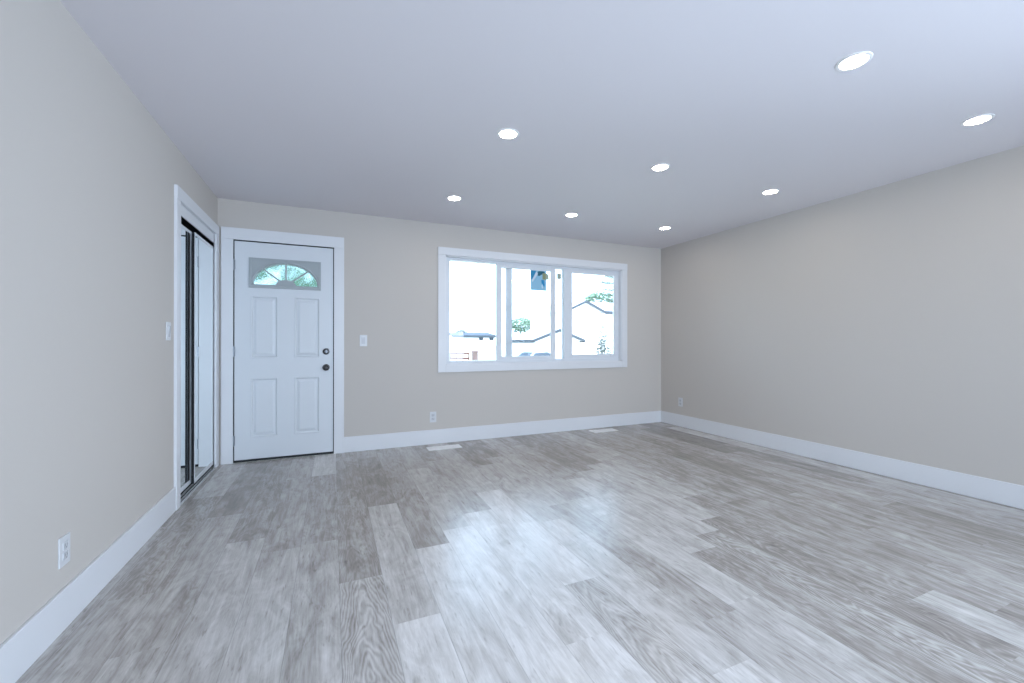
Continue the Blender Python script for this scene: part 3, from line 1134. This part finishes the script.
def twiggy_shrub(loc, h, r, label):
    rnd = random.Random(33)
    t = empty('shrub', (loc[0], loc[1], GZ))
    tag(t, label, 'shrub', 'trees and shrubs outside')
    bm = B()
    lf = B()
    for k in range(26):
        a = rnd.uniform(0, 6.28)
        rr = r * math.sqrt(rnd.random())
        tip = Vector((math.cos(a) * rr, math.sin(a) * rr, h * rnd.uniform(0.7, 1.0) * (1 - 0.25 * rr / r)))
        mid = tip * 0.5 + Vector((rnd.gauss(0, .06), rnd.gauss(0, .06), 0))
        tube(bm, [(0.08 * math.cos(a), 0.08 * math.sin(a), 0), mid, tip], 0.012, 0.004, 4)
        for q in range(34):
            f = rnd.uniform(0.3, 1.0)
            c = (mid.lerp(tip, (f - .5) * 2) if f > .5 else mid * f * 2) + Vector((rnd.gauss(0, .06), rnd.gauss(0, .06), rnd.gauss(0, .05)))
            u = Vector((rnd.gauss(0, 1), rnd.gauss(0, 1), rnd.gauss(0, 1))).normalized()
            w = u.orthogonal().normalized()
            s = rnd.uniform(0.04, 0.07)
            lf.faces.new([lf.verts.new(c + v) for v in (-u * s, -w * s * .6, u * s, w * s * .6)])
    obj('stem', bm, M['bark'], t)
    obj('foliage', lf, M['greyleaf'], t)
    return t


x, y = place(3.95, 18)
twiggy_shrub((x, y), 3.0, 0.62, 'loose grey-green shrub in front of the gable house')


# fence with red-brown rails and posts
def fence(a, b, label, n):
    a, b = Vector((*a, GZ)), Vector((*b, GZ))
    t = empty('garden_fence', a)
    tag(t, label, 'fence', 'wooden fences outside')
    d = (b - a)
    ang = math.atan2(d.y, d.x)
    t.rotation_euler = (0, 0, ang)
    L = d.length
    for z in (0.45, 0.95):
        bm = B()
        box(bm, 0, L, -0.03, 0.03, z, z + 0.16, 0.005)
        obj('rail', bm, M['fence'], t)
    for i in range(n):
        bm = B()
        x_ = L * i / (n - 1)
        box(bm, x_ - 0.05, x_ + 0.05, -0.05, 0.05, 0, 1.08, 0.008)
        obj('post', bm, M['fence'], t)
    return t


fence(place(-5.9, 40), place(-4.15, 40), 'low red-brown rail fence beyond the fixed window pane', 4)
fence(place(2.45, 32.6), place(3.0, 32.2), 'short red-brown fence between the parked car and garage', 4)
bx, by = place(-3.65, 41)
bm = B()
box(bm, -0.24, 0.24, -0.24, 0.24, 0, 1.08, 0.02)
box(bm, -0.29, 0.29, -0.29, 0.29, 1.08, 1.26, 0.02)
tag(obj('gate_post', bm, M['pillar'], None, False, (bx, by, GZ)), 'thick brown post standing alone beside the rail fence', 'post')


# parked car, its rear towards the window
def car(loc, rz):
    r = empty('parked_car', (loc[0], loc[1], GZ), rz)
    tag(r, 'silver car parked on the street beyond the middle pane', 'car')
    bm = B()
    prof = [(-2.1, .30), (-2.15, .62), (-1.95, .88), (-1.0, .98), (-.45, 1.38), (.85, 1.43), (1.55, 1.02), (2.0, .95), (2.1, .55), (2.05, .30)]
    rows = []
    for wy, k in ((-.84, 0), (-.70, 1), (.70, 1), (.84, 0)):
        rows.append([bm.verts.new((px, wy * (0.86 if pz > 1.2 else 1), pz if k else min(pz, 0.30 + (pz - .30) * 0.965))) for px, pz in prof])
    for A, C in zip(rows, rows[1:]):
        for i in range(len(prof)):
            j = (i + 1) % len(prof)
            bm.faces.new((A[i], A[j], C[j], C[i]))
    bm.faces.new(rows[0])
    bm.faces.new(list(reversed(rows[-1])))
    obj('body', bm, M['carpaint'], r)
    bm = B()
    prism(bm, [(-1.0, -.58, 1.0), (-.5, -.52, 1.355), (-.5, .52, 1.355), (-1.0, .58, 1.0)], (-0.02, 0, 0.015))
    obj('windscreen', bm, M['carglass'], r)
    bm = B()
    prism(bm, [(1.53, -.58, 1.05), (.9, -.52, 1.405), (.9, .52, 1.405), (1.53, .58, 1.05)], (0.02, 0, 0.015))
    obj('rear_window', bm, M['carglass'], r)
    for s in (-1, 1):
        bm = B()
        prism(bm, [(-.85, s * .835, 1.0), (-.42, s * .715, 1.33), (.82, s * .715, 1.37), (1.35, s * .835, 1.02)], (0, s * 0.015, 0))
        obj('side_window', bm, M['carglass'], r)
        for wx in (-1.3, 1.3):
            bm = B()
            lathe(bm, [(0.0, -.1), (.30, -.1), (.32, -.06), (.32, .06), (.30, .1), (0.0, .1)], Matrix.Translation((wx, s * .78, .32)) @ ROTF, 20)
            obj('wheel', bm, M['tyre'], r)
    return r


car(place(1.5, 30.0), math.radians(15))
